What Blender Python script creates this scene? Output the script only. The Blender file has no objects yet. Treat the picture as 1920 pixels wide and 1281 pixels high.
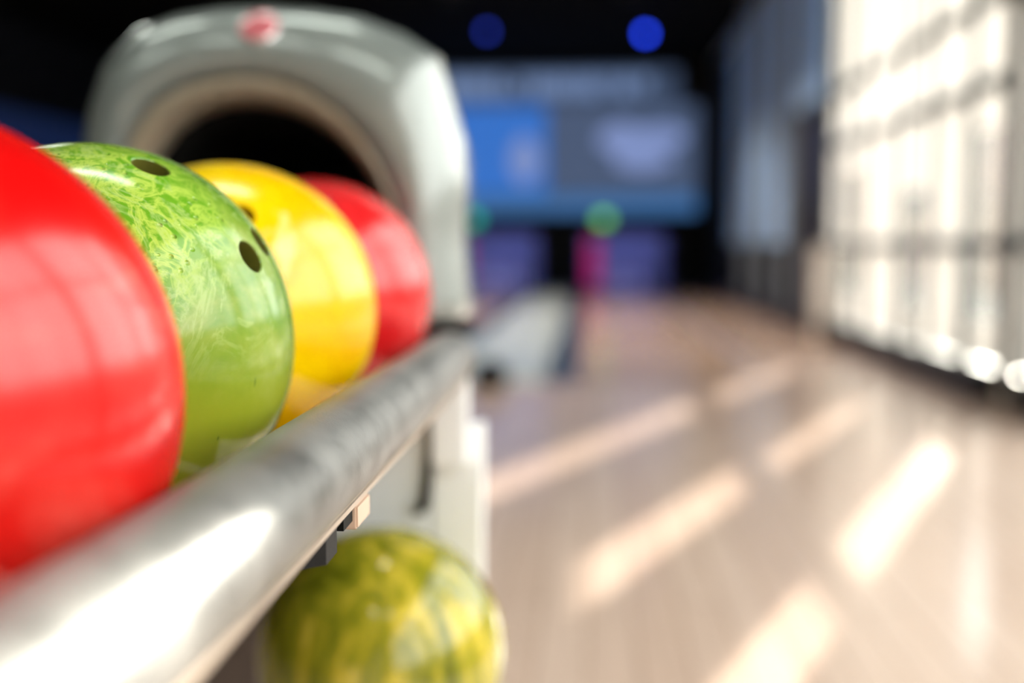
import bpy, bmesh, math, random
from mathutils import Vector, Matrix
random.seed(7)
S = bpy.context.scene
COL = S.collection

# ------------------------------------------------------------------ camera
EYE = 0.80
cam_d = bpy.data.cameras.new('camera')
cam = bpy.data.objects.new('camera', cam_d); COL.objects.link(cam)
cam.matrix_world = Matrix(((0.997642, -0.005877, 0.068380, 0),
                           (0.068632, 0.085435, -0.993977, 0),
                           (0.0, 0.996326, 0.085637, EYE),
                           (0, 0, 0, 1)))
cam_d.sensor_width = 36.0; cam_d.lens = 2100 / 1920 * 36.0
cam_d.clip_start = 0.02; cam_d.clip_end = 200
cam_d.dof.use_dof = True; cam_d.dof.focus_distance = 0.535; cam_d.dof.aperture_fstop = 2.25
S.camera = cam

# ------------------------------------------------------------------ world, sun, exposure
W = bpy.data.worlds.new('world'); S.world = W; W.use_nodes = True
bg = W.node_tree.nodes['Background']
bg.inputs[0].default_value = (1.0, 0.985, 0.95, 1); bg.inputs[1].default_value = 8.0
sun_d = bpy.data.lights.new('sun', 'SUN'); sun_d.energy = 33.0; sun_d.angle = math.radians(0.6)
sun_d.color = (1.0, 0.91, 0.80)
sun = bpy.data.objects.new('sun', sun_d); COL.objects.link(sun)
sun.rotation_euler = Vector((-0.40, -0.917, -0.216)).to_track_quat('-Z', 'Y').to_euler()
S.view_settings.view_transform = 'Standard'; S.view_settings.look = 'None'
S.view_settings.gamma = 1.0; S.view_settings.use_curve_mapping = False
S.view_settings.exposure = 0.0

# ------------------------------------------------------------------ materials
def hx(r, g, b):
    f = lambda c: (c / 255 / 12.92) if c <= 10 else ((c / 255 + 0.055) / 1.055) ** 2.4
    return (f(r), f(g), f(b), 1)

class NT:
    def __init__(s, name):
        s.m = bpy.data.materials.new(name); s.m.use_nodes = True
        s.t = s.m.node_tree; s.b = s.t.nodes['Principled BSDF']; s.out = s.t.nodes['Material Output']
    def n(s, kind, **kw):
        nd = s.t.nodes.new(kind)
        for k, v in kw.items():
            if k in nd.inputs: nd.inputs[k].default_value = v
            else: setattr(nd, k, v)
        return nd
    def l(s, a, ao, b, bi): s.t.links.new(a.outputs[ao], b.inputs[bi])
    def ramp(s, *stops):
        r = s.n('ShaderNodeValToRGB'); e = r.color_ramp.elements
        while len(e) < len(stops): e.new(0.5)
        for i, (p, c) in enumerate(stops): e[i].position = p; e[i].color = c
        return r

def plain(name, col, rough=0.5, metal=0.0, coat=0.0, spec=0.5, noise=0.0, nscale=30):
    k = NT(name); b = k.b
    b.inputs['Base Color'].default_value = col; b.inputs['Roughness'].default_value = rough
    b.inputs['Metallic'].default_value = metal; b.inputs['Coat Weight'].default_value = coat
    b.inputs['Coat Roughness'].default_value = 0.06
    b.inputs['Specular IOR Level'].default_value = spec
    if noise:
        tc = k.n('ShaderNodeTexCoord'); nz = k.n('ShaderNodeTexNoise', Scale=nscale, Detail=4.0)
        lo = tuple(c * (1 - noise) for c in col[:3]) + (1,); hi = tuple(min(1, c * (1 + noise)) for c in col[:3]) + (1,)
        r = k.ramp((0.3, lo), (0.7, hi))
        k.l(tc, 'Object', nz, 'Vector'); k.l(nz, 'Fac', r, 'Fac'); k.l(r, 'Color', b, 'Base Color')
    return k.m

def glow(name, col, strength):
    k = NT(name); b = k.b
    b.inputs['Base Color'].default_value = (0.02, 0.02, 0.02, 1)
    b.inputs['Emission Color'].default_value = col; b.inputs['Emission Strength'].default_value = strength
    return k.m

def glass_mat():
    k = NT('window_glass'); t = k.n('ShaderNodeBsdfTransparent'); t.inputs[0].default_value = (0.93, 0.95, 0.94, 1)
    g = k.n('ShaderNodeBsdfGlossy', Roughness=0.02); fr = k.n('ShaderNodeFresnel', IOR=1.45); mx = k.n('ShaderNodeMixShader')
    ge = k.n('ShaderNodeNewGeometry'); inv = k.n('ShaderNodeMath', operation='SUBTRACT'); inv.inputs[0].default_value = 1.0
    mu = k.n('ShaderNodeMath', operation='MULTIPLY')
    k.l(ge, 'Backfacing', inv, 1); k.l(fr, 0, mu, 0); k.l(inv, 0, mu, 1)   # reflect once, at the outer face of the pane
    k.l(mu, 0, mx, 0); k.l(t, 0, mx, 1); k.l(g, 0, mx, 2); k.l(mx, 0, k.out, 'Surface')
    return k.m

def cloth_mat(name, col, trans):
    k = NT(name); d = k.n('ShaderNodeBsdfDiffuse'); d.inputs[0].default_value = tuple(c * 0.75 for c in col[:3]) + (1,)
    tc = k.n('ShaderNodeTexCoord'); wv = k.n('ShaderNodeTexNoise', Scale=60.0, Detail=3.0)
    r = k.ramp((0.3, tuple(c * trans * 0.9 for c in col[:3]) + (1,)), (0.7, tuple(c * trans for c in col[:3]) + (1,)))
    tr = k.n('ShaderNodeBsdfTranslucent'); ad = k.n('ShaderNodeAddShader')
    k.l(tc, 'Object', wv, 'Vector'); k.l(wv, 'Fac', r, 'Fac'); k.l(r, 'Color', tr, 'Color')
    k.l(d, 0, ad, 0); k.l(tr, 0, ad, 1); k.l(ad, 0, k.out, 'Surface')
    return k.m

def floor_mat():
    k = NT('laminate_floor'); b = k.b; tc = k.n('ShaderNodeTexCoord')
    mp = k.n('ShaderNodeMapping'); mp.inputs['Rotation'].default_value = (0, 0, math.pi / 2)
    br = k.n('ShaderNodeTexBrick', Scale=1.0); br.inputs['Brick Width'].default_value = 1.8; br.inputs['Row Height'].default_value = 0.10
    br.inputs['Mortar Size'].default_value = 0.0016; br.inputs['Color1'].default_value = hx(208, 184, 169)
    br.inputs['Color2'].default_value = hx(198, 172, 156); br.inputs['Mortar'].default_value = hx(140, 108, 86); br.offset = 0.37
    gm = k.n('ShaderNodeMapping'); gm.inputs['Scale'].default_value = (26, 1.1, 1)
    nz = k.n('ShaderNodeTexNoise', Scale=2.0, Detail=5.0, Distortion=0.6)
    r = k.ramp((0.3, (0.90, 0.88, 0.87, 1)), (0.7, (1.04, 1.03, 1.02, 1)))
    mx = k.n('ShaderNodeMix', data_type='RGBA', blend_type='MULTIPLY'); mx.inputs[0].default_value = 1.0
    k.l(tc, 'Object', mp, 'Vector'); k.l(mp, 'Vector', br, 'Vector'); k.l(tc, 'Object', gm, 'Vector'); k.l(gm, 'Vector', nz, 'Vector')
    k.l(nz, 'Fac', r, 'Fac'); k.l(br, 'Color', mx, 6); k.l(r, 'Color', mx, 7); k.l(mx, 2, b, 'Base Color')
    b.inputs['Roughness'].default_value = 0.17; b.inputs['Specular IOR Level'].default_value = 0.7
    return k.m

def tube_mat():
    k = NT('textured_grey_powder_coat'); b = k.b; tc = k.n('ShaderNodeTexCoord')
    n1 = k.n('ShaderNodeTexNoise', Scale=900.0, Detail=3.0); n2 = k.n('ShaderNodeTexNoise', Scale=24.0, Detail=6.0, Roughness=0.65)
    r = k.ramp((0.30, hx(84, 83, 81)), (0.52, hx(118, 117, 115)), (0.75, hx(136, 134, 131)))
    bp = k.n('ShaderNodeBump', Strength=0.25, Distance=0.0006)
    rr = k.ramp((0.3, (0.36, 0.36, 0.36, 1)), (0.7, (0.48, 0.48, 0.48, 1)))
    for n in (n1, n2): k.l(tc, 'Object', n, 'Vector')
    k.l(n2, 'Fac', r, 'Fac'); k.l(r, 'Color', b, 'Base Color'); k.l(n2, 'Fac', rr, 'Fac'); k.l(rr, 'Color', b, 'Roughness')
    k.l(n1, 'Fac', bp, 'Height'); k.l(bp, 'Normal', b, 'Normal')
    b.inputs['Metallic'].default_value = 0.3
    return k.m

def swirl_ball(name, stops, scale, dist, rough=0.18, stretch=(1, 1, 1), second=None, seed=0.0):
    k = NT(name); b = k.b; tc = k.n('ShaderNodeTexCoord'); mp = k.n('ShaderNodeMapping')
    mp.inputs['Scale'].default_value = stretch; mp.inputs['Location'].default_value = (seed, seed * 1.7, seed * 0.6)
    n1 = k.n('ShaderNodeTexNoise', Scale=scale, Detail=7.0, Roughness=0.6, Distortion=dist)
    r = k.ramp(*stops)
    k.l(tc, 'Object', mp, 'Vector'); k.l(mp, 'Vector', n1, 'Vector'); k.l(n1, 'Fac', r, 'Fac')
    k.l(r, 'Color', b, 'Base Color')
    if second:
        col, s2, lo, hi, sd = second
        m2 = k.n('ShaderNodeMapping'); m2.inputs['Location'].default_value = (sd, sd, sd)
        n2 = k.n('ShaderNodeTexNoise', Scale=s2, Detail=4.0, Distortion=1.0)
        r2 = k.ramp((lo, (0, 0, 0, 1)), (hi, (1, 1, 1, 1)))
        mx = k.n('ShaderNodeMix', data_type='RGBA')
        k.l(tc, 'Object', m2, 'Vector'); k.l(m2, 'Vector', n2, 'Vector'); k.l(n2, 'Fac', r2, 'Fac')
        k.l(r2, 'Color', mx, 0); k.l(r, 'Color', mx, 6); mx.inputs[7].default_value = col; k.l(mx, 2, b, 'Base Color')
    b.inputs['Roughness'].default_value = rough; b.inputs['Coat Weight'].default_value = 0.0
    b.inputs['Coat Roughness'].default_value = 0.05
    return k.m

def green_mat():
    # marbled: deep lime with milky low-contrast swirls; a coarse pitted zone with pale veins on the upper near side; small scuffs
    k = NT('green_marbled_ball'); b = k.b; tc = k.n('ShaderNodeTexCoord')
    def noise(sc, det, rough, dist): 
        n = k.n('ShaderNodeTexNoise', Scale=sc, Detail=det, Roughness=rough, Distortion=dist); k.l(tc, 'Object', n, 'Vector'); return n
    n1 = noise(9.0, 7.0, 0.6, 2.4)
    r1 = k.ramp((0.30, hx(70, 120, 24)), (0.47, hx(102, 136, 40)), (0.58, hx(126, 148, 60)), (0.72, hx(156, 170, 98)))
    k.l(n1, 'Fac', r1, 'Fac')
    # zone: nearness to one direction on the surface
    zn = k.n('ShaderNodeVectorMath', operation='DISTANCE'); zn.inputs[1].default_value = ZONE
    zr = k.n('ShaderNodeMapRange'); zr.inputs['From Min'].default_value = 0.085; zr.inputs['From Max'].default_value = 0.03
    wob = noise(30.0, 3.0, 0.5, 0.5); zw = k.n('ShaderNodeMath', operation='MULTIPLY_ADD'); zw.inputs[1].default_value = 0.05; 
    k.l(tc, 'Object', zn, 0); k.l(wob, 'Fac', zw, 0); k.l(zn, 'Value', zw, 2); k.l(zw, 0, zr, 'Value')
    zr.inputs['From Min'].default_value = 0.105; zr.inputs['From Max'].default_value = 0.07
    n2 = noise(62.0, 6.0, 0.6, 1.3); r2 = k.ramp((0.44, (0, 0, 0, 1)), (0.53, (1, 1, 1, 1)), (0.64, (0, 0, 0, 1))); k.l(n2, 'Fac', r2, 'Fac')
    mul = k.n('ShaderNodeMath', operation='MULTIPLY'); k.l(r2, 'Color', mul, 0); k.l(zr, 0, mul, 1)
    zc = k.n('ShaderNodeMix', data_type='RGBA'); zc.inputs[7].default_value = hx(90, 148, 26)
    zh = k.n('ShaderNodeMath', operation='MULTIPLY'); zh.inputs[1].default_value = 0.75; k.l(zr, 0, zh, 0); k.l(zh, 0, zc, 0); k.l(r1, 'Color', zc, 6)
    mx = k.n('ShaderNodeMix', data_type='RGBA'); mx.inputs[7].default_value = hx(164, 186, 76); k.l(mul, 0, mx, 0); k.l(zc, 2, mx, 6)
    # fine milky veins over the rest
    n3 = noise(20.0, 5.0, 0.6, 3.0); r3 = k.ramp((0.52, (0, 0, 0, 1)), (0.57, (0.42, 0.42, 0.42, 1)), (0.62, (0, 0, 0, 1))); k.l(n3, 'Fac', r3, 'Fac')
    mv = k.n('ShaderNodeMix', data_type='RGBA'); mv.inputs[7].default_value = hx(168, 186, 116); sp = k.n('ShaderNodeSeparateXYZ'); k.l(tc, 'Object', sp, 'Vector'); vh = k.n('ShaderNodeMapRange'); vh.inputs['From Min'].default_value = -0.02; vh.inputs['From Max'].default_value = 0.015
    vm = k.n('ShaderNodeMath', operation='MULTIPLY'); k.l(sp, 'Z', vh, 'Value'); k.l(vh, 0, vm, 0); k.l(r3, 'Color', vm, 1); k.l(vm, 0, mv, 0); k.l(mx, 2, mv, 6)
    # yellow floor reflection painted into the lower half
    sep = k.n('ShaderNodeSeparateXYZ'); k.l(tc, 'Object', sep, 'Vector')
    low = k.n('ShaderNodeMapRange'); low.inputs['From Min'].default_value = 0.015; low.inputs['From Max'].default_value = -0.03; low.inputs['To Max'].default_value = 0.85
    ml = k.n('ShaderNodeMix', data_type='RGBA'); ml.inputs[7].default_value = hx(140, 146, 36)
    k.l(sep, 'Z', low, 'Value'); k.l(low, 0, ml, 0); k.l(mv, 2, ml, 6)
    # scuffs
    ms = k.n('ShaderNodeMapping'); ms.inputs['Rotation'].default_value = (0.4, 0.9, 0.3); ms.inputs['Scale'].default_value = (80, 80, 11)
    vs = k.n('ShaderNodeTexVoronoi', Scale=1.0, feature='F1'); rs = k.ramp((0.05, (1, 1, 1, 1)), (0.075, (0, 0, 0, 1)))
    md = k.n('ShaderNodeMix', data_type='RGBA'); md.inputs[7].default_value = hx(70, 92, 26)
    k.l(tc, 'Object', ms, 'Vector'); k.l(ms, 'Vector', vs, 'Vector'); k.l(vs, 'Distance', rs, 'Fac'); k.l(rs, 'Color', md, 0)
    k.l(ml, 2, md, 6); k.l(md, 2, b, 'Base Color')
    # pits and ripples in the coarse zone
    vp = k.n('ShaderNodeTexVoronoi', Scale=170.0); rp = k.ramp((0.08, (0, 0, 0, 1)), (0.26, (1, 1, 1, 1)))
    bp = k.n('ShaderNodeBump', Distance=0.0012); k.l(tc, 'Object', vp, 'Vector'); k.l(vp, 'Distance', rp, 'Fac')
    n4 = noise(26.0, 2.0, 0.5, 0.0); g4 = k.ramp((0.50, (0, 0, 0, 1)), (0.60, (1, 1, 1, 1))); k.l(n4, 'Fac', g4, 'Fac')
    gm = k.n('ShaderNodeMath', operation='MULTIPLY'); k.l(g4, 'Color', gm, 0); k.l(zr, 0, gm, 1)
    k.l(gm, 0, bp, 'Strength'); k.l(rp, 'Color', bp, 'Height'); k.l(bp, 'Normal', b, 'Normal')
    b.inputs['Roughness'].default_value = 0.15; b.inputs['Specular IOR Level'].default_value = 0.36
    return k.m

ZONE = (0.03, -0.075, 0.072)
M = {
 'floor': floor_mat(), 'glass': glass_mat(), 'tube': tube_mat(), 'green': green_mat(),
 'red_near': swirl_ball('red_ball', ((0.35, hx(196, 8, 8)), (0.55, hx(212, 30, 24)), (0.72, hx(222, 78, 66))), 7.0, 2.0, rough=0.2),
 'red_far': swirl_ball('far_red_ball', ((0.35, hx(180, 12, 18)), (0.55, hx(204, 36, 38)), (0.72, hx(216, 84, 82))), 8.0, 2.0, seed=3.1),
 'yellow': swirl_ball('yellow_ball', ((0.34, hx(222, 168, 0)), (0.52, hx(238, 194, 2)), (0.70, hx(244, 212, 40))), 6.0, 1.6, seed=1.3,
                      second=(hx(240, 228, 170), 12.0, 0.66, 0.76, 2.2)),
 'olive': swirl_ball('olive_ball', ((0.36, hx(92, 96, 14)), (0.50, hx(138, 134, 30)), (0.60, hx(178, 160, 46)), (0.72, hx(214, 192, 80))), 9.0, 1.4,
                     rough=0.12, stretch=(3.2, 3.2, 0.8), seed=5.0),
 'hole': plain('drilled_hole_wall', hx(88, 86, 14), 0.6), 'hole_dark': plain('dark_hole_wall', hx(140, 86, 18), 0.6),
 'lip': plain('brushed_trim_metal', hx(178, 164, 150), 0.35, 0.6), 'bracket': plain('painted_bracket', hx(196, 170, 150), 0.45, 0.2),
 'black': plain('black_rubber', hx(9, 9, 8), 0.7, spec=0.15), 'black_steel': plain('black_cast_steel', hx(10, 8, 8), 0.7, 0.0, spec=0.25, noise=0.5, nscale=220),
 'shell': plain('silver_grey_gelcoat', hx(130, 136, 134), 0.33, 0.3, coat=0.9), 'rim': plain('satin_beige_rim', hx(150, 138, 120), 0.30, 0.25, coat=0.3),
 'tunnel': plain('black_tunnel_lining', hx(10, 9, 8), 0.8, spec=0.1), 'white': plain('white_laminate_panel', hx(228, 229, 231), 0.4),
 'badge': plain('red_badge_enamel', hx(196, 104, 112), 0.2, coat=1.0), 'badge_rim': plain('silver_badge_rim', hx(214, 208, 208), 0.25, 0.6),
 'frame': plain('window_frame_grey', hx(92, 98, 98), 0.4, 0.3), 'curtain': cloth_mat('sheer_curtain', (1.0, 0.985, 0.965), 0.285),
 'blind': cloth_mat('roller_blind', (1.0, 0.985, 0.965), 0.34), 'bluegrey_blind': cloth_mat('grey_blue_blind', (0.50, 0.72, 1.0), 0.115),
 'dark_blind': cloth_mat('dark_blind', (0.5, 0.5, 0.6), 0.03),
 'rail_grey': plain('grey_handrail', hx(84, 88, 92), 0.35, 0.4), 'offwhite': plain('offwhite_paint', hx(232, 222, 212), 0.5),
 'dark_base': plain('dark_blue_grey_plinth', hx(26, 31, 40), 0.5), 'ceiling': plain('black_ceiling', hx(13, 13, 11), 0.95, spec=0.05),
 'dark_wall': plain('dark_wall', hx(26, 28, 34), 0.9, spec=0.1), 'mid_wall': plain('grey_back_wall', hx(128, 122, 116), 0.9),
 'pilaster': plain('blue_grey_pilaster', hx(140, 150, 160), 0.6), 'dark_door': plain('dark_door_leaf', hx(48, 46, 54), 0.45),
 'lane': plain('lane_boards', hx(190, 160, 138), 0.16, noise=0.06, nscale=6), 'cap': plain('pale_lane_capping', hx(196, 204, 198), 0.2),
 'gutter': plain('dark_slate_gutter', hx(48, 58, 70), 0.3), 'gutter_grey': plain('lavender_grey_gutter', hx(158, 138, 126), 0.3), 'brown_grey': plain('brown_grey_body', hx(96, 84, 78), 0.6), 'foul': plain('black_foul_line', hx(20, 20, 20), 0.4),
 'mask_black': plain('black_masking', hx(12, 12, 14), 0.8), 'pin': plain('white_pin', hx(232, 230, 228), 0.25, coat=0.5),
 'pin_red': plain('red_pin_stripe', hx(190, 20, 24), 0.3), 'ground': plain('pale_paving', hx(120, 116, 110), 0.9),
 'garden': plain('pale_render', hx(150, 138, 128), 0.9), 'lamp_body': plain('lamp_housing', hx(30, 30, 30), 0.5),
 'screen_blue': glow('blue_screen_light', hx(52, 112, 198), 1.0), 'screen_grey': glow('grey_screen_light', hx(76, 92, 122), 0.9),
 'screen_band': glow('pale_blue_band', hx(118, 142, 186), 0.9), 'screen_lav': glow('lavender_screen_light', hx(126, 144, 194), 1.0),
 'screen_strip': glow('lower_blue_strip', hx(64, 112, 168), 0.9), 'screen_top': glow('header_dim_blue', hx(64, 80, 108), 0.8),
 'blue_lamp': glow('blue_lamp_lens', (0.015, 0.06, 1.0, 1), 10.0), 'blue_lamp_dim': glow('dim_blue_lamp_lens', (0.03, 0.08, 1.0, 1), 2.0),
 'green_lamp': glow('green_indicator', (0.18, 0.62, 0.04, 1), 2.0), 'teal_lamp': glow('teal_indicator', (0.02, 0.6, 0.3, 1), 1.5),
 'magenta': glow('magenta_tube', (0.85, 0.02, 0.30, 1), 0.45), 'violet': glow('violet_blue_tube', (0.26, 0.32, 1.0, 1), 100.0), 'pit': plain('grey_pit_curtain', hx(120, 120, 130), 0.9),
 'lane_lamp': glow('lane_light_diffuser', (1.0, 0.92, 0.86, 1), 62.0), 'lamp': glow('fluorescent_diffuser', (0.93, 1.0, 0.90, 1), 24.0), 'navy': glow('dim_navy_glow', hx(14, 30, 66), 0.8),
}

# ------------------------------------------------------------------ helpers
def link_mesh(name, me, mats, parent=None, smooth=False):
    o = bpy.data.objects.new(name, me); COL.objects.link(o)
    for m in (mats if isinstance(mats, (list, tuple)) else [mats]): me.materials.append(m)
    if smooth:
        for p in me.polygons: p.use_smooth = True
        me.set_sharp_from_angle(angle=math.radians(38))
    if parent: o.parent = parent
    return o

def obj(name, bm, mats, parent=None, smooth=False):
    bmesh.ops.recalc_face_normals(bm, faces=bm.faces)
    me = bpy.data.meshes.new(name); bm.to_mesh(me); bm.free()
    return link_mesh(name, me, mats, parent, smooth)

def empty(name, loc, label, cat, group=None):
    o = bpy.data.objects.new(name, None); COL.objects.link(o); o.location = loc; o.empty_display_size = 0.05
    return tag(o, label, cat, group)

def tag(o, label, cat, group=None):
    o['label'] = label; o['category'] = cat
    if group: o['group'] = group
    return o

def struct(o, label=None):
    o['kind'] = 'structure'
    if label: o['label'] = label
    return o

def box(bm, x0, x1, y0, y1, z0, z1, bevel=0.0, mi=0):
    g = bmesh.ops.create_cube(bm, size=1.0)
    vs = g['verts']
    for v in vs: v.co = Vector(((x0 + x1) / 2 + v.co.x * (x1 - x0), (y0 + y1) / 2 + v.co.y * (y1 - y0), (z0 + z1) / 2 + v.co.z * (z1 - z0)))
    fs = list({f for v in vs for f in v.link_faces})
    for f in fs: f.material_index = mi
    if bevel:
        es = list({e for f in fs for e in f.edges})
        bmesh.ops.bevel(bm, geom=es, offset=bevel, segments=2, affect='EDGES', clamp_overlap=True)
    return bm

def boxo(name, x0, x1, y0, y1, z0, z1, mat, parent=None, bevel=0.0, off=(0, 0, 0)):
    ox, oy, oz = off
    return obj(name, box(bmesh.new(), x0 - ox, x1 - ox, y0 - oy, y1 - oy, z0 - oz, z1 - oz, bevel), mat, parent, smooth=bevel > 0)

def tube(bm, pts, r, n=16, caps=True):
    pts = [Vector(p) for p in pts]; rs = r if isinstance(r, list) else [r] * len(pts); rings = []
    u = None
    for i, p in enumerate(pts):
        t = (pts[min(i + 1, len(pts) - 1)] - pts[max(i - 1, 0)]).normalized()
        if u is None: u = t.orthogonal().normalized()
        u = (u - t * u.dot(t)).normalized(); w = t.cross(u)
        rings.append([bm.verts.new(p + (u * math.cos(2 * math.pi * k / n) + w * math.sin(2 * math.pi * k / n)) * rs[i]) for k in range(n)])
    for a, b in zip(rings, rings[1:]):
        for k in range(n): bm.faces.new((a[k], a[(k + 1) % n], b[(k + 1) % n], b[k]))
    if caps: bm.faces.new(rings[0][::-1]); bm.faces.new(rings[-1])
    return bm

def lathe(bm, prof, n=24, mi=None):
    rings = []
    for r, z in prof: rings.append([bm.verts.new((r * math.cos(2 * math.pi * k / n), r * math.sin(2 * math.pi * k / n), z)) for k in range(n)])
    for i, (a, b) in enumerate(zip(rings, rings[1:])):
        for k in range(n):
            f = bm.faces.new((a[k], a[(k + 1) % n], b[(k + 1) % n], b[k]))
            if mi: f.material_index = mi[i]
    bm.faces.new(rings[0][::-1]); bm.faces.new(rings[-1])
    return bm

def copy_tree(o, parent=None):
    c = o.copy(); COL.objects.link(c)
    if parent: c.parent = parent
    for ch in list(o.children): copy_tree(ch, c)
    return c

XW = 2.12          # window wall
CEIL = 3.95
YF, YN = 20.9, -6.0
# ------------------------------------------------------------------ setting
struct(boxo('floor', -8.0, XW, YN, 6.5, -0.08, 0.0, M['floor']), 'glossy beige wood-look floor boards of the approach')
struct(boxo('ceiling', -8.0, XW + 0.15, YN, YF, CEIL, CEIL + 0.12, M['ceiling']), 'black ceiling')
struct(boxo('wall_left', -8.15, -8.0, YN, YF, 0, CEIL, M['dark_wall']))
struct(boxo('wall_back', -8.0, XW, YN - 0.15, YN, 0, CEIL, M['mid_wall']))
struct(boxo('wall_far', -8.0, XW, YF, YF + 0.15, -0.3, CEIL, M['mask_black']))
o = boxo('ground', XW + 0.15, 60, -40, 70, -0.25, -0.12, M['ground']); struct(o, 'pale paving outside the windows')
o = boxo('wall_outside', 8.0, 8.25, -20, 60, -0.12, 1.7, M['garden']); struct(o, 'low pale garden wall outside the windows')
b_ = empty('building', (11.0, 42.0, -0.12), 'added pale building that dims the sky behind the bright windows', 'building')  # building added to dim the bright sky in the window gaps
boxo('facade', -4.2, 4.6, 0.0, 8.0, 0.0, 11.0, M['garden'], b_); boxo('cornice', -4.4, 4.8, -0.2, 8.2, 11.0, 11.3, M['garden'], b_)
for fz in (1.2, 4.2, 7.2):
    for fx in (-3.2, -1.2, 0.8, 2.2): boxo('window', fx, fx + 1.0, -0.04, 0.02, fz, fz + 1.7, M['frame'], b_)
# lanes
struct(boxo('floor_lane', -0.06, 1.0, 6.5, YF, -0.08, 0.0, M['lane']), 'right lane of brown boards')
struct(boxo('floor_lane', -2.20, -1.14, 6.5, YF, -0.08, 0.0, M['lane']), 'left lane behind the ball return hood')
struct(boxo('floor', 1.0, XW, 6.5, 8.2, -0.08, 0.0, M['floor']), 'beige floor boards between right lane and windows')
struct(boxo('floor_side', 1.22, XW, 8.2, YF, -0.08, 0.0, M['lane']), 'brown board strip between right lane and windows')
struct(boxo('floor_side', -8.0, -2.44, 6.5, YF, -0.08, 0.0, M['lane']))
def gutter(x0, x1, label, mat=M['gutter'], ys=6.5):
    bm = bmesh.new(); n = 10; rows = []
    w = (x1 - x0) / 2
    prof = [(x0 + w - w * math.cos(math.pi * i / n), -0.005 - 0.07 * math.sin(math.pi * i / n)) for i in range(n + 1)] + [(x1, -0.10), (x0, -0.10)]
    for y in (ys, YF): rows.append([bm.verts.new((x, y, z)) for x, z in prof])
    m = len(prof)
    for i in range(m): bm.faces.new((rows[0][i], rows[0][(i + 1) % m], rows[1][(i + 1) % m], rows[1][i]))
    return struct(obj('floor_gutter', bm, mat, smooth=True), label)
gutter(-0.27, -0.06, 'dark slate gutter left of right lane'); gutter(1.0, 1.22, 'grey gutter right of right lane', M['gutter_grey'], 8.2)
gutter(-1.14, -0.90, 'gutter right of left lane'); gutter(-2.44, -2.20, 'gutter left of left lane')
struct(boxo('trim_1', -0.90, -0.27, 6.5, YF, -0.08, 0.03, M['cap'], bevel=0.01), 'pale capping strip between the two lanes')
struct(boxo('trim_2', -0.06, 1.0, 6.44, 6.5, -0.001, 0.0015, M['foul']), 'dark foul line across right lane')
struct(boxo('baseboard_right', XW - 0.13, XW - 0.02, 5.92, YF, 0, 0.155, M['dark_base'], bevel=0.008), 'dark blue grey plinth along the window wall')

# ------------------------------------------------------------------ window wall
def window(i, y0, y1, mull, transoms, z0=0.10, z1=CEIL - 0.1):
    root = bpy.data.objects.new(f'window_{i}', None); COL.objects.link(root); root.location = (XW, y0, 0); struct(root)
    L = y1 - y0
    for (a, b, c, d) in ((0, L, z0, z0 + 0.06), (0, L, z1 - 0.06, z1), (0, 0.06, z0, z1), (L - 0.06, L, z0, z1)):
        boxo('frame_bar', -0.03, 0.03, a, b, c, d, M['frame'], root)
    for m in mull: boxo('mullion', -0.03, 0.03, m - y0 - 0.02, m - y0 + 0.02, z0 + 0.06, z1 - 0.06, M['frame'], root)
    ys = [0.06] + [m - y0 for m in mull] + [L - 0.06]
    zs = [z0 + 0.06] + list(transoms) + [z1 - 0.06]
    for z in transoms: boxo('transom', -0.035, 0.03, 0.06, L - 0.06, z - 0.03, z + 0.03, M['frame'], root)
    for a, b in zip(ys, ys[1:]):
        for c, d in zip(zs, zs[1:]): boxo('pane', 0.015, 0.021, a, b, c, d, M['glass'], root)
    return root
window(1, 5.86, 10.1, (6.42, 7.20, 7.80, 8.92, 9.58), (1.65, 2.10))
n = 2
for y0 in (3.5, 1.5, -0.5, -2.5, -4.5):
    window(n, y0, y0 + (2.30 if y0 > 3 else 1.85), (y0 + 0.68, y0 + 1.36) + ((5.51,) if y0 > 3 else ()), (2.0 if y0 > 3 else 2.40,)); n += 1
# wall pieces around the windows
struct(boxo('wall_right', XW, XW + 0.12, YN, YF, CEIL - 0.1, CEIL, M['offwhite']))
struct(boxo('wall_right', XW, XW + 0.12, YN, YF, -0.12, 0.10, M['dark_base']))
for a, b in ((3.35, 3.5), (1.35, 1.5), (-0.65, -0.5), (-2.65, -2.5), (-6.0, -4.5)):
    struct(boxo('wall_right', XW, XW + 0.12, a, b, 0.10, CEIL - 0.1, M['offwhite']))
struct(boxo('trim_3', XW - 0.03, XW + 0.03, 5.80, 5.86, 0, CEIL - 0.1, M['offwhite'], bevel=0.006), 'white post at the near end of the plinth')
# far part of the right wall: pilasters, dark doorway, blue grey blinds behind glass
ws = [(10.25, 11.75), (11.95, 13.4), (13.7, 15.1), (15.4, 16.9)]
for a, b in ws:
    window(n, a, b, ((a + b) / 2,), (2.10,), z0=0.8 if a > 11 else 2.12); n += 1
for a, b in ((10.1, 10.25), (11.75, 11.95), (13.4, 13.7), (15.1, 15.4), (16.9, YF)):
    struct(boxo('wall_right', XW, XW + 0.12, a, b, 0.10, CEIL - 0.1, M['pilaster'] if b < 18 else M['mask_black']))
struct(boxo('wall_right', XW, XW + 0.12, 11.75, 16.9, 0.10, 0.80, M['dark_wall']))
for i, (a, b) in enumerate(((11.72, 11.98), (13.42, 13.68), (15.12, 15.38))):
    struct(boxo(f'trim_{4 + i}', XW - 0.09, XW, a, b, 0.095, CEIL, M['pilaster'], bevel=0.01), ('first', 'second', 'third')[i] + ' blue grey pilaster beyond the dark door')
d = bpy.data.objects.new('door_1', None); COL.objects.link(d); d.location = (XW, 10.25, 0); struct(d, 'dark double door beyond the bright window')
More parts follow.
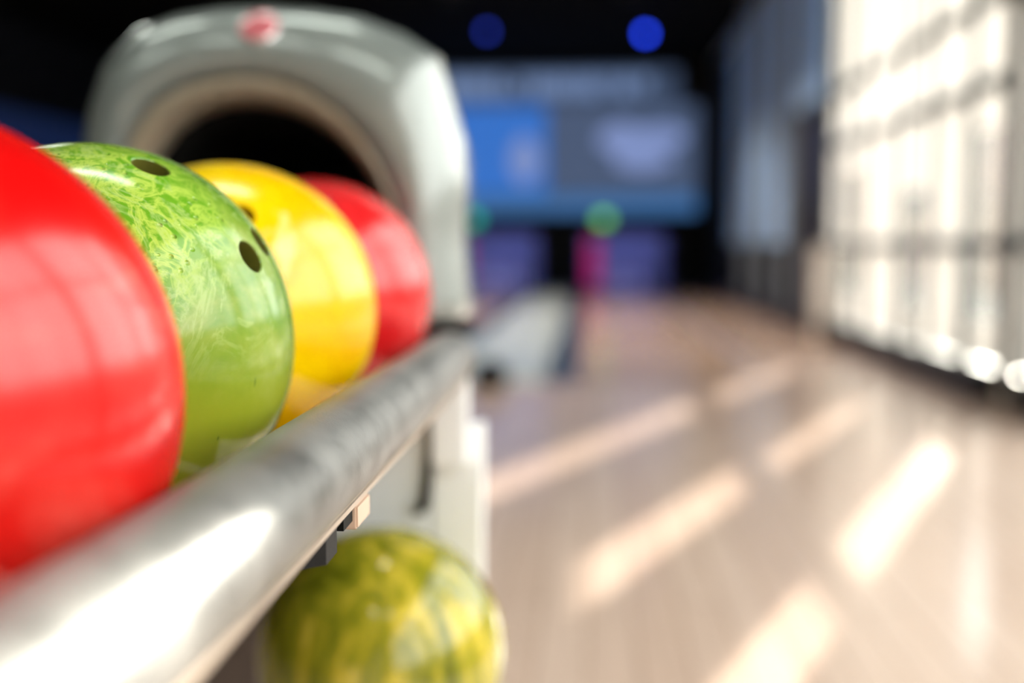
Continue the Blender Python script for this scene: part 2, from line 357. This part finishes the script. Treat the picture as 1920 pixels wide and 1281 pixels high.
for a, b in ((0.05, 0.74), (0.76, 1.45)):
    lf = boxo('door_leaf', 0.0, 0.05, a, b, 0.10, 2.06, M['dark_door'], d, bevel=0.004)
    hb = bmesh.new(); yy = b - 0.06 if a < 0.5 else a + 0.06
    tube(hb, [(-0.01, yy, 0.9), (-0.05, yy, 0.92), (-0.05, yy, 1.18), (-0.01, yy, 1.2)], 0.012, 8); obj('door_handle', hb, M['rail_grey'], lf, True)
boxo('door_frame', -0.02, 0.1, 0.0, 0.05, 0.10, 2.12, M['dark_base'], d); boxo('door_frame', -0.02, 0.1, 1.45, 1.5, 0.10, 2.12, M['dark_base'], d)
boxo('door_frame', -0.02, 0.1, 0.05, 1.45, 2.06, 2.12, M['dark_base'], d)

def drape(name, y0, y1, z0, z1, mat, amp, wl, x=XW - 0.004, th=0.002):
    bm = bmesh.new(); n = max(4, int((y1 - y0) / wl * 8)); A = []
    for i in range(n + 1):
        y = y0 + (y1 - y0) * i / n; dx = amp * math.sin(2 * math.pi * (y - y0) / wl)
        A.append((x + dx, y))
    ring = A + [(a + th, b) for a, b in reversed(A)]
    lo = [bm.verts.new((a, b, z0)) for a, b in ring]; hi = [bm.verts.new((a, b, z1)) for a, b in ring]
    m = len(ring)
    for i in range(m): bm.faces.new((lo[i], lo[(i + 1) % m], hi[(i + 1) % m], hi[i]))
    bm.faces.new(lo[::-1]) if m < 12 else None
    return obj(name, bm, mat, smooth=True)
g = 'added sun-blocking panels of the bright window'  # sheer panels added to block direct sun between the floor patches
for a, b, l in ((6.45, 7.17, 'nearest sheer panel added to block sun in the bright window'),
                (7.83, 8.89, 'middle sheer panel added to block sun in the bright window'),
                (9.61, 10.03, 'farthest sheer panel added to block sun in the bright window')):
    tag(drape('sun_block_panel', a, b, 0.17, 1.61, M['curtain'], 0.004, 0.11), l, 'blind', g)
for a, b, z, l in ((5.93, 6.39, 0.40, 'nearest'), (7.23, 7.77, 0.40, 'middle'), (8.95, 9.55, 0.40, 'farthest')):  # low strips added to block sun yet stay bright at the glass foot
    tag(drape('sun_block_strip', a, b, 0.17, z, M['curtain'], 0.004, 0.11), l + ' low sheer strip added to block sun at the foot of the bright window', 'blind', 'added low strips of the bright window')
for k, (a, b) in enumerate(((5.93, 6.39), (6.45, 7.17), (7.23, 7.77), (7.83, 8.89), (8.95, 9.55), (9.61, 10.03))):  # roller and drop blinds added to stop sun and end its patches
    w = ('nearest', 'second', 'third', 'fourth', 'fifth', 'farthest')[k]
    for c, e, h in ((1.69, 2.06, 'between the two transoms'), (2.14, CEIL - 0.17, 'above the upper transom')):
        t = tag(drape('roller_blind', a, b, c, e, M['blind'], 0.0, 1.0), f'{w} pale added sun-blocking blind {h} of the bright window', 'blind', 'added sun blinds of the bright window')
    if k in (0, 2, 4):
        z = 1.15 if k == 2 else 1.42
        tag(drape('sun_block_drop', a, b, z, 1.61, M['blind'], 0.0, 1.0), f'{w} short pale blind added to end the sun patch, under the lower transom', 'blind', 'added sun blinds of the bright window')
tag(drape('sun_block_panel', 4.89, 5.48, 0.17, 1.62, M['curtain'], 0.004, 0.11), 'sheer panel added to block low sun just this side of the white post', 'blind')  # added to cut the sun wedge on the near right floor
tag(drape('roller_blind', 4.89, 5.48, 2.04, CEIL - 0.17, M['blind'], 0.0, 1.0), 'pale blind added to block sun above the transom, this side of the white post', 'blind')  # added to keep direct sun off the nearest ball
tag(drape('sun_block_panel', 5.54, 5.73, 0.17, CEIL - 0.17, M['curtain'], 0.004, 0.11), 'narrow full height sheer panel added to block sun beside the white post', 'blind')  # added strip that ends the sun patch on the rack rail
for i, (a, b) in enumerate(ws):
    tag(drape('roller_blind', a + .02, b - .02, 0.82 if a > 11 else 2.14, CEIL - 0.12, M['bluegrey_blind'], 0.0, 1.0, x=XW - 0.04),
        ('blue grey blind above the dark double door', 'blue grey blind in first tall window past the dark door', 'blue grey blind in second tall window past the dark door', 'blue grey blind in farthest tall window beside the lanes')[i], 'blind', 'blue grey blinds along the lanes')

# handrail along the window
hr = empty('handrail', (2.07, 5.1, 0), 'grey handrail on slim posts along the bright windows', 'railing')
boxo('rail', -0.025, 0.025, 0.0, 4.6, 0.765, 0.83, M['rail_grey'], hr, bevel=0.012)
for y in (0.12, 1.3, 2.42, 3.55, 4.55):
    bm = bmesh.new(); tube(bm, [(0, y, 0.0), (0, y, 0.766)], 0.016, 10); obj('post', bm, M['rail_grey'], hr, True)
t = empty('end_post', (2.0, 9.82, 0), 'short white end post closing the grey handrail', 'post')
boxo('shaft', -0.075, 0.075, -0.075, 0.075, 0, 0.76, M['offwhite'], t, bevel=0.006); boxo('cap', -0.085, 0.085, -0.085, 0.085, 0.76, 0.79, M['offwhite'], t, bevel=0.006)
# ------------------------------------------------------------------ far end: masking, screens, pins
msk = empty('masking_unit', (0, 19.55, 0), 'wide black masking wall over the pin decks with pale header marks', 'masking')
boxo('backing', -5.5, XW - 0.02, 0.10, 0.20, 1.28, CEIL - 0.02, M['mask_black'], msk)
boxo('fascia', -5.5, XW - 0.02, 0.0, 0.2, 1.02, 1.30, M['mask_black'], msk)
for a, b in ((-2.60, -2.38), (-0.90, -0.10), (1.38, XW - 0.02)): boxo('pier', a, b, 0.0, 0.2, 0.0, 1.02, M['mask_black'], msk)
boxo('header_band', -5.4, 1.5, 0.06, 0.10, 3.22, 3.80, M['screen_top'], msk)
x = -5.2
while x < 1.0:       # soft pale marks too blurred to read: alternating blocks and wedges
    w = random.uniform(0.16, 0.34); bm = bmesh.new(); k = random.random()
    top = 3.70; bot = 3.36
    pr = [(0, bot), (w, bot), (w, top), (0, top)] if k < 0.55 else ([(0, top), (w, top), (w / 2, bot)] if k < 0.8 else [(0, bot), (w, bot), (w / 2, top)])
    f0 = [bm.verts.new((x + a, 0.04, b)) for a, b in pr]; f1 = [bm.verts.new((x + a, 0.065, b)) for a, b in pr]
    bm.faces.new(f0); bm.faces.new(f1[::-1]); m = len(pr)
    for i in range(m): bm.faces.new((f0[i], f0[(i + 1) % m], f1[(i + 1) % m], f1[i]))
    obj('header_mark', bm, M['screen_band'], msk); x += w + 0.05
def screen(x0, x1, mat, label, blobs):
    s = empty('projection_screen', ((x0 + x1) / 2, 19.63, 1.32), label, 'screen', 'screens above the pin decks'); w = (x1 - x0) / 2
    boxo('image_surface', -w, w, -0.03, 0.0, 0.38, 1.88, mat, s); boxo('lower_strip', -w, w, -0.03, 0.0, 0.03, 0.36, M['screen_strip'], s)
    for a, b, c, d, m in blobs:
        bm = bmesh.new(); n = 20
        f0 = [bm.verts.new((a + b * math.cos(2 * math.pi * i / n), -0.036, c + d * math.sin(2 * math.pi * i / n))) for i in range(n)]
        f1 = [bm.verts.new((v.co.x, -0.028, v.co.z)) for v in f0]
        bm.faces.new(f0); bm.faces.new(f1[::-1])
        for i in range(n): bm.faces.new((f0[i], f0[(i + 1) % n], f1[(i + 1) % n], f1[i]))
        obj('pale_shape', bm, m, s)
screen(-3.0, -0.75, M['screen_blue'], 'bright blue projected screen over the left pin deck', [(0.75, 0.25, 0.95, 0.4, M['screen_lav'])])
screen(-0.74, 1.85, M['screen_grey'], 'grey blue screen with pale lavender shapes over right pin deck', [(0.0, 0.42, 1.3, 0.26, M['screen_lav']), (0.65, 0.45, 1.33, 0.2, M['screen_lav']), (0.35, 0.5, 0.95, 0.2, M['screen_lav'])])
nv = empty('navy_glow', (-7.97, 14.0, 1.3), 'dim navy blue glow panel added on the dark left wall', 'screen')  # glowing panel added for a navy tint on the left wall
boxo('glow_surface', 0.0, 0.02, 0.0, 4.0, 0.0, 1.35, M['navy'], nv); boxo('bezel', -0.02, 0.0, -0.04, 4.04, -0.04, 1.39, M['lamp_body'], nv)

def deck(cx, tube_x, lamp_x, lamp_mat, side, lamp_label):
    e = tag(boxo('pin_deck_curtain', cx - 0.74, cx + 0.74, 20.84, 20.88, 0.0, 1.0, M['pit']), f'dark curtain closing the {side} pin deck', 'curtain')
    v = bpy.data.objects.new('light_tube', None); COL.objects.link(v); v.parent = msk; v.location = (cx + 0.1, 0.31, 1.14)
    bm = bmesh.new(); tube(bm, [(-0.55, 0, 0), (0.55, 0, 0)], 0.02, 10); obj('tube', bm, M['violet'], v, True)
    for s in (-1, 1): boxo('holder', s * 0.57 - 0.025, s * 0.57 + 0.025, -0.111, 0.03, -0.03, 0.05, M['lamp_body'], v)
    t = empty('neon_tube', (tube_x, 19.82, 0.0), f'magenta neon tube standing left of the {side} pins', 'lamp')
    boxo('tube_cover', -0.11, 0.11, -0.02, 0.02, 0.08, 0.9, M['magenta'], t, bevel=0.01); boxo('end_cap', -0.12, 0.12, -0.025, 0.025, 0.0, 0.08, M['lamp_body'], t)
    g = empty('indicator_lamp', (lamp_x, 19.43, 1.16), lamp_label, 'lamp')
    bm = bmesh.new(); lathe(bm, [(0.02, 0.0), (0.10, 0.02), (0.115, 0.08), (0.10, 0.15), (0.03, 0.17)], 16); obj('lens', bm, lamp_mat, g, True)
    boxo('bracket', -0.04, 0.04, 0.04, 0.12, -0.03, 0.03, M['lamp_body'], g)
deck(0.64, 0.07, 0.24, M['green_lamp'], 'right', 'green indicator lamp above the right pin deck')
deck(-1.64, -2.22, -2.02, M['teal_lamp'], 'left', 'teal green indicator lamp above the left pin deck')
PP = [(0.0, 0.0), (0.026, 0.0), (0.029, 0.01), (0.046, 0.06), (0.0605, 0.114), (0.052, 0.18), (0.034, 0.225), (0.0235, 0.254), (0.0232, 0.262), (0.0245, 0.275), (0.025, 0.285), (0.028, 0.31), (0.0323, 0.342), (0.029, 0.362), (0.018, 0.376), (0.004, 0.381)]
pin0 = None
PN = [['front head pin'], ['left pin in second row', 'right pin in second row'], ['left pin in third row', 'middle pin in third row', 'right pin in third row'],
      ['leftmost pin in back row', 'second pin from left in back row', 'second pin from right in back row', 'rightmost pin in back row']]
for cx, side in ((0.47, 'right'), (-1.67, 'left')):
    for r in range(4):
        for q in range(r + 1):
            if pin0 is None:
                bm = bmesh.new(); lathe(bm, PP[1:], 16, [1 if i in (6, 8) else 0 for i in range(14)]); p = pin0 = obj('bowling_pin', bm, [M['pin'], M['pin_red']], smooth=True)
            else:
                p = pin0.copy(); COL.objects.link(p)
            p.location = (cx + (q - r / 2) * 0.305, 19.95 + r * 0.264, 0)
            tag(p, PN[r][q] + f' of the white pins on the {side} lane', 'pin', f'pins on the {side} lane')

# foul-line sensor and ceiling lamps
t = empty('foul_sensor', (-0.56, 6.3, 0.0), 'small black foul line sensor on the floor before the lanes', 'sensor')
bm = bmesh.new(); lathe(bm, [(0.1, 0), (0.1, 0.06), (0.09, 0.11), (0.06, 0.145), (0.02, 0.155)], 20); obj('housing', bm, M['black'], t, True)
bm = bmesh.new(); tube(bm, [(0.06, 0, 0.07), (0.112, 0, 0.07)], 0.018, 10); obj('eye', bm, M['dark_door'], t, True)
def spot(x, y, z, mat, label):
    t = empty('spot_lamp', (x, y, z), label, 'lamp', 'blue ceiling spot lamps')
    bm = bmesh.new(); tube(bm, [(0, 0, 0.04), (0, 0, CEIL - z)], 0.012, 8); obj('stem', bm, M['lamp_body'], t, True)
    bm = bmesh.new(); tube(bm, [(0, -0.05, -0.01), (0, 0.02, 0.01), (0, 0.12, 0.03)], [0.06, 0.055, 0.03], 14); obj('can', bm, M['lamp_body'], t, True)
    bm = bmesh.new(); tube(bm, [(0, -0.062, -0.013), (0, -0.045, -0.01)], [0.046, 0.05], 14); obj('lens', bm, mat, t, True)
spot(0.76, 16.0, 3.74, M['blue_lamp'], 'bright blue spot lamp hanging from the black ceiling, right one')
spot(-1.45, 16.0, 3.80, M['blue_lamp_dim'], 'dim blue spot lamp hanging from the black ceiling, left one')
lp = None
for i, (x, y) in enumerate(((-0.55, 1.75), (-2.3, 1.75), (-4.7, 8.0), (-1.4, -1.6), (0.4, -1.6), (-3.2, -1.6))):
    if lp is None:
        lp = empty('ceiling_light', (x, y, CEIL), '', 'lamp', 'fluorescent ceiling lights behind the ball rack')
        boxo('housing', -0.65, 0.65, -0.12, 0.12, -0.05, 0.0, M['offwhite'], lp, bevel=0.005); boxo('diffuser', -0.62, 0.62, -0.10, 0.10, -0.075, -0.05, M['lamp'], lp); c = lp
    else:
        c = copy_tree(lp); c.location = (x, y, CEIL)
    c['label'] = ('right', 'middle', 'left', 'middle', 'right', 'left')[i] + ' fluorescent light on the black ceiling ' + ('above the ball rack' if i < 2 else 'over the left lanes' if i == 2 else 'behind the ball rack')

ln = None  # unseen lamps added to brighten the floor down the lanes
for i, (x, y) in enumerate(((0.5, 8.2), (-1.7, 8.2), (0.5, 11.0), (-1.7, 11.0), (0.5, 14.0), (-1.7, 14.0))):
    if ln is None:
        ln = empty('fill_lamp', (x, y, CEIL), '', 'lamp', 'added fill lamps over the lanes')
        bm = bmesh.new(); lathe(bm, [(0.12, 0.0), (0.12, -0.14), (0.11, -0.14), (0.11, -0.03), (0.02, -0.03)], 20); obj('can', bm, M['lamp_body'], ln, True); c = ln
    else:
        c = copy_tree(ln); c.location = (x, y, CEIL)
    c['label'] = ('near', 'middle', 'far')[i // 2] + ' downlight added on the black ceiling to brighten the ' + ('right' if x > 0 else 'left') + ' lane'
    sd = bpy.data.lights.new('fill_bulb', 'SPOT'); sd.energy = 170.0; sd.spot_size = math.radians(104); sd.spot_blend = 0.6; sd.shadow_soft_size = 0.05; sd.color = (1.0, 0.9, 0.82)
    so = bpy.data.objects.new('fill_bulb', sd); COL.objects.link(so); so.parent = c; so.location = (0, 0, -0.15)

# ------------------------------------------------------------------ ball rack
RX, RZ, RR = -0.1305, EYE - 0.1053, 0.0245
rack = empty('ball_rack', (-0.34, 0.5, 0), 'grey tube ball rack with white end panels holding the bowling balls', 'rack')
OFF = (-0.34, 0.5, 0)
def rpt(p): return (p[0] - OFF[0], p[1] - OFF[1], p[2] - OFF[2])
for sx in (1, -1):
    X = RX if sx > 0 else -0.55
    bm = bmesh.new(); ys = [-0.5 + 0.05 * i for i in range(31)] + [1.03, 1.048, 1.06, 1.067, 1.070]
    rr = [RR] * 31 + [RR, RR * 0.97, RR * 0.88, RR * 0.7, RR * 0.4]
    tube(bm, [rpt((X, y, RZ)) for y in ys], rr, 40); rl = obj('rail', bm, M['tube'], rack, True)
    x0, x1 = (X - 0.028, X + 0.0180) if sx > 0 else (X - 0.018, X + 0.028)
    boxo('trim_lip', x0, x1, -0.5, 1.045, RZ - 0.0222, RZ - 0.0172, M['lip'], rl, bevel=0.0012, off=OFF)
boxo('ball_track', -0.50, -0.175, -0.5, 1.13, EYE - 0.185, EYE - 0.1655, M['black_steel'], rack, off=OFF)
boxo('center_divider', -0.385, -0.375, -0.5, 1.06, EYE - 0.1655, EYE - 0.12, M['black_steel'], rack, off=OFF)
# brackets under the near rail
for y in (0.535, 0.08):
    b = boxo('bracket', RX - 0.05, RX + 0.0175, y, y + 0.032, RZ - 0.0345, RZ - 0.0222, M['bracket'], rack, bevel=0.0012, off=OFF)
    boxo('dark_slot', RX - 0.05, RX + 0.0150, y - 0.02, y, RZ - 0.030, RZ - 0.0222, M['black'], rack, off=OFF)  # black block stands in for the dark of the slot
    bm = bmesh.new()
    for v in bmesh.ops.create_cone(bm, cap_ends=True, segments=6, radius1=0.0165, radius2=0.0165, depth=0.018)['verts']:
        v.co = Vector(rpt((RX + 0.001 + v.co.x * 0.9, y - 0.040 + v.co.y * 1.3, RZ - 0.0285 + v.co.z)))
    obj('bolt_head', bm, M['black_steel'], rack)
# end post, white end panels, lower cradle
boxo('end_post', RX - 0.018, RX + 0.016, 1.040, 1.070, 0.590, RZ - 0.018, M['white'], rack, bevel=0.003, off=OFF)
def slab(name, pr, y0, y1, mat):
    bm = bmesh.new(); a = [bm.verts.new(rpt((x, y0, z))) for x, z in pr]; b = [bm.verts.new(rpt((x, y1, z))) for x, z in pr]; m = len(pr)
    bm.faces.new(a); bm.faces.new(b[::-1])
    for i in range(m): bm.faces.new((a[i], a[(i + 1) % m], b[(i + 1) % m], b[i]))
    bmesh.ops.bevel(bm, geom=list(bm.edges), offset=0.002, segments=1, affect='EDGES')
    return obj(name, bm, mat, rack)
slab('end_panel', [(-0.1525, 0.0), (-0.110, 0.0), (-0.100, 0.630), (-0.1525, 0.614)], 1.064, 1.084, M['white'])
slab('end_panel', [(-0.27, 0.0), (-0.1545, 0.0), (-0.1545, 0.63), (-0.27, 0.63)], 1.064, 1.084, M['white'])
slab('panel_back', [(-0.27, 0.0), (-0.112, 0.0), (-0.108, 0.60), (-0.27, 0.60)], 1.088, 1.098, M['white'])
bm = bmesh.new(); tube(bm, [rpt(p) for p in ((-0.1505, 1.058, 0.640), (-0.1515, 1.058, 0.60), (-0.155, 1.058, 0.565), (-0.158, 1.058, 0.549), (-0.162, 1.058, 0.543), (-0.167, 1.058, 0.544))], 0.0046, 10)
obj('cable', bm, M['black'], rack, True)
LC = Vector((-0.1812, 0.9514, EYE - 0.3566)); R = 0.1085
for dx in (-0.055, 0.055):
    cz = LC.z - math.sqrt((R + 0.012) ** 2 - 0.055 ** 2)
    bm = bmesh.new(); tube(bm, [rpt((LC.x + dx, 0.84, cz)), rpt((LC.x + dx, 1.075, cz))], 0.012, 14); obj('cradle_bar', bm, M['tube'], rack, True)
boxo('rear_leg', -0.46, -0.40, -0.45, -0.39, 0, EYE - 0.185, M['white'], rack, off=OFF)

# ------------------------------------------------------------------ ball return hood
RI = [(-0.4793,0.7147),(-0.4784,0.746),(-0.4775,0.7771),(-0.4758,0.808),(-0.4712,0.8384),(-0.4626,0.8678),(-0.4492,0.8952),(-0.43,0.9184),(-0.4047,0.9347),(-0.3755,0.9429),(-0.345,0.9439),(-0.3152,0.9384),(-0.2875,0.9267),(-0.2629,0.9095),(-0.242,0.8881),(-0.2248,0.8635),(-0.2121,0.8366),(-0.205,0.8075),(-0.2018,0.7774),(-0.2009,0.7468),(-0.2011,0.7161)]
RL = [(-0.4981,0.7161),(-0.4974,0.7514),(-0.4966,0.7865),(-0.4954,0.8213),(-0.4923,0.8559),(-0.4853,0.8896),(-0.4717,0.9206),(-0.4491,0.9455),(-0.4194,0.9622),(-0.386,0.9709),(-0.3515,0.9727),(-0.3176,0.9676),(-0.2861,0.9552),(-0.2584,0.9361),(-0.2351,0.9118),(-0.2166,0.8837),(-0.2031,0.8528),(-0.1939,0.8201),(-0.1884,0.7865),(-0.1858,0.7522),(-0.1849,0.7176)]
RO = [(-0.5615,0.7118),(-0.5586,0.7615),(-0.5557,0.8108),(-0.5507,0.8596),(-0.5434,0.9079),(-0.5337,0.9555),(-0.5168,1.0001),(-0.4819,1.0317),(-0.4354,1.0471),(-0.3867,1.0531),(-0.3379,1.0536),(-0.2895,1.0503),(-0.2421,1.0421),(-0.1977,1.0244),(-0.1592,0.9997),(-0.146,0.9566),(-0.1329,0.9117),(-0.1309,0.8655),(-0.1351,0.8179),(-0.1312,0.7707),(-0.1264,0.7244)]
def dens(P):
    out = []
    for a, b in zip(P, P[1:]): out += [a, ((a[0] + b[0]) / 2, (a[1] + b[1]) / 2)]
    return out + [P[-1]]
RI, RL, RO = dens(RI), dens(RL), dens(RO)
def mixr(A, B, t): return [(a[0] + (b[0] - a[0]) * t, a[1] + (b[1] - a[1]) * t) for a, b in zip(A, B)]
def shrink(A, s): return [(-0.35 + (x + 0.35) * s, 0.715 + (z - 0.715) * s) for x, z in A]
HO = (-0.35, 1.35, 0)
def loft(name, rings, mat, parent):
    bm = bmesh.new(); R_ = []
    for P, y in rings: R_.append([bm.verts.new((x - HO[0], (y(i) if callable(y) else y) - HO[1], z)) for i, (x, z) in enumerate(P)])
    for a, b in zip(R_, R_[1:]):
        for i in range(len(a) - 1): bm.faces.new((a[i], a[i + 1], b[i + 1], b[i]))
    o = obj(name, bm, mat, parent, True)
    md = o.modifiers.new('thick', 'SOLIDIFY'); md.thickness = 0.004; md.offset = -1
    return o
hood = empty('ball_return_hood', HO, 'silver grey ball return hood with arched black opening behind the balls', 'ball return')
loft('shell', [(RL, 1.145), (mixr(RL, RO, 0.12), 1.137), (mixr(RL, RO, 0.35), 1.136), (mixr(RL, RO, 0.6), 1.144), (mixr(RL, RO, 0.82), 1.160), (mixr(RL, RO, 0.95), 1.182), (RO, 1.205),
               (shrink(RO, 0.985), 1.26), (shrink(RO, 0.95), 1.36), (shrink(RO, 0.88), 1.46), (shrink(RO, 0.74), 1.53), (shrink(RO, 0.4), 1.57), (shrink(RO, 0.02), 1.58)], M['shell'], hood)
loft('opening_rim', [(RL, 1.145), (mixr(RL, RI, 0.3), 1.1455), (mixr(RL, RI, 0.7), 1.153), (RI, 1.168)], M['rim'], hood)
loft('tunnel_lining', [(RI, 1.168), (shrink(RI, 0.97), 1.25), (shrink(RI, 0.9), 1.4), (shrink(RI, 0.6), 1.5), (shrink(RI, 0.02), 1.52)], M['tunnel'], hood)
boxo('pedestal', -0.50, -0.20, 1.20, 1.55, 0.0, 0.712, M['brown_grey'], hood, bevel=0.01, off=HO)  # brown grey colour stands in for shaded floor under the rack
boxo('deck_plate', -0.54, -0.130, 1.135, 1.28, 0.70, 0.716, M['black_steel'], hood, bevel=0.003, off=HO)
bm = bmesh.new(); lathe(bm, [(0.0205, -0.004), (0.0225, 0.002), (0.0205, 0.004)], 28); bd = obj('badge_ring', bm, M['badge_rim'], hood, True)
bm = bmesh.new(); lathe(bm, [(0.0195, 0.0), (0.0195, 0.005), (0.014, 0.0065), (0.004, 0.007)], 28); be = obj('badge', bm, M['badge'], bd, True)
bd.location = (-0.338 - HO[0], 1.150 - HO[1], 1.021); bd.rotation_euler = Vector((0, -0.80, 0.6)).to_track_quat('Z', 'Y').to_euler()

# ------------------------------------------------------------------ bowling balls
def make_ball(name, C, mat, holes, hole_mat, label, group='bowling balls on the upper rack'):
    bm = bmesh.new(); bmesh.ops.create_icosphere(bm, subdivisions=6, radius=R)
    me = bpy.data.meshes.new(name); bm.to_mesh(me); bm.free()
    o = link_mesh(name, me, mat)
    if holes:
        bm = bmesh.new()
        for dv, r, depth in holes:
            d_ = Vector(dv).normalized()
            g = bmesh.ops.create_cone(bm, cap_ends=True, segments=48, radius1=r, radius2=r, depth=depth + 0.03)
            q = d_.to_track_quat('Z', 'Y').to_matrix().to_4x4()
            for v in g['verts']: v.co = (Matrix.Translation(d_ * (R - depth / 2 + 0.015)) @ q) @ v.co
            # bevelled mouth
            g = bmesh.ops.create_cone(bm, cap_ends=True, segments=48, radius1=r - 0.0004, radius2=r + 0.0022, depth=0.004)
            for v in g['verts']: v.co = (Matrix.Translation(d_ * (R + 0.0006 - r * r / (2 * R))) @ q) @ v.co
        cm = bpy.data.meshes.new('cut'); bm.to_mesh(cm); bm.free(); cm.materials.append(hole_mat)
        co = bpy.data.objects.new('cut', cm); COL.objects.link(co)
        md = o.modifiers.new('cut', 'BOOLEAN'); md.object = co; md.operation = 'DIFFERENCE'; md.solver = 'EXACT'; md.use_self = True
        dg = bpy.context.evaluated_depsgraph_get(); dg.update()
        nm = bpy.data.meshes.new_from_object(o.evaluated_get(dg)); o.modifiers.clear(); o.data = nm; nm.name = name
        bpy.data.objects.remove(co)
        if len(nm.materials) < 1: nm.materials.append(mat)
        nm.materials[0] = mat
        # split hole walls away into their own part, keep the drilled shell
        wall = set()
        for p in nm.polygons:
            rr = [nm.vertices[v].co.length for v in p.vertices]
            if min(rr) < R - 0.0035: wall.add(p.index)
        bmw = bmesh.new(); bmw.from_mesh(nm); bmw.faces.ensure_lookup_table()
        bmesh.ops.delete(bmw, geom=[f for f in bmw.faces if f.index not in wall], context='FACES')
        wm = bpy.data.meshes.new('finger_hole'); 
        for f in bmw.faces: f.material_index = 0; f.smooth = True
        bmw.to_mesh(wm); bmw.free()
        w = bpy.data.objects.new('finger_hole', wm); COL.objects.link(w); wm.materials.append(hole_mat); w.parent = o; wm.set_sharp_from_angle(angle=math.radians(50))
        bms = bmesh.new(); bms.from_mesh(nm); bms.faces.ensure_lookup_table()
        bmesh.ops.delete(bms, geom=[f for f in bms.faces if f.index in wall], context='FACES')
        for f in bms.faces: f.material_index = 0; f.smooth = True
        bms.to_mesh(nm); bms.free()
    nm = o.data
    for p in nm.polygons: p.use_smooth = True
    nrm = []
    for p in nm.polygons:
        onsph = all(abs(nm.vertices[v].co.length - R) < 0.00035 for v in p.vertices)
        for v in p.vertices: nrm.append(nm.vertices[v].co.normalized() if onsph else Vector(p.normal))
    nm.normals_split_custom_set(nrm)
    o.location = C
    return tag(o, label, 'ball', group)
Z = EYE
make_ball('bowling_ball', (-0.2561, 0.3800, Z - 0.0553), M['red_near'], [], M['hole'], 'large nearest red bowling ball cut by the left picture edge')
make_ball('bowling_ball', (-0.2716, 0.5985, Z - 0.0531), M['green'],
          [((0.4215, -0.2695, 0.8658), 0.0098, 0.05), ((0.8767, -0.1985, 0.4381), 0.0090, 0.05), ((0.8609, 0.0274, 0.5081), 0.0090, 0.05)], M['hole'],
          'marbled green bowling ball with three finger holes between red and yellow balls')
make_ball('bowling_ball', (-0.2666, 0.8156, Z - 0.0482), M['yellow'], [((0.31, -0.715, 0.626), 0.010, 0.05)], M['hole_dark'],
          'bright yellow bowling ball between the green ball and the far red ball')
make_ball('bowling_ball', (-0.2561, 1.0325, Z - 0.0476), M['red_far'], [], M['hole'], 'far red bowling ball at the mouth of the grey hood')
make_ball('bowling_ball', tuple(LC), M['olive'], [((0.8556, 0.0997, 0.5079), 0.010, 0.05)], M['hole_dark'],
          'olive yellow streaked bowling ball on the lower cradle under the rail', group='bowling ball on the lower cradle')
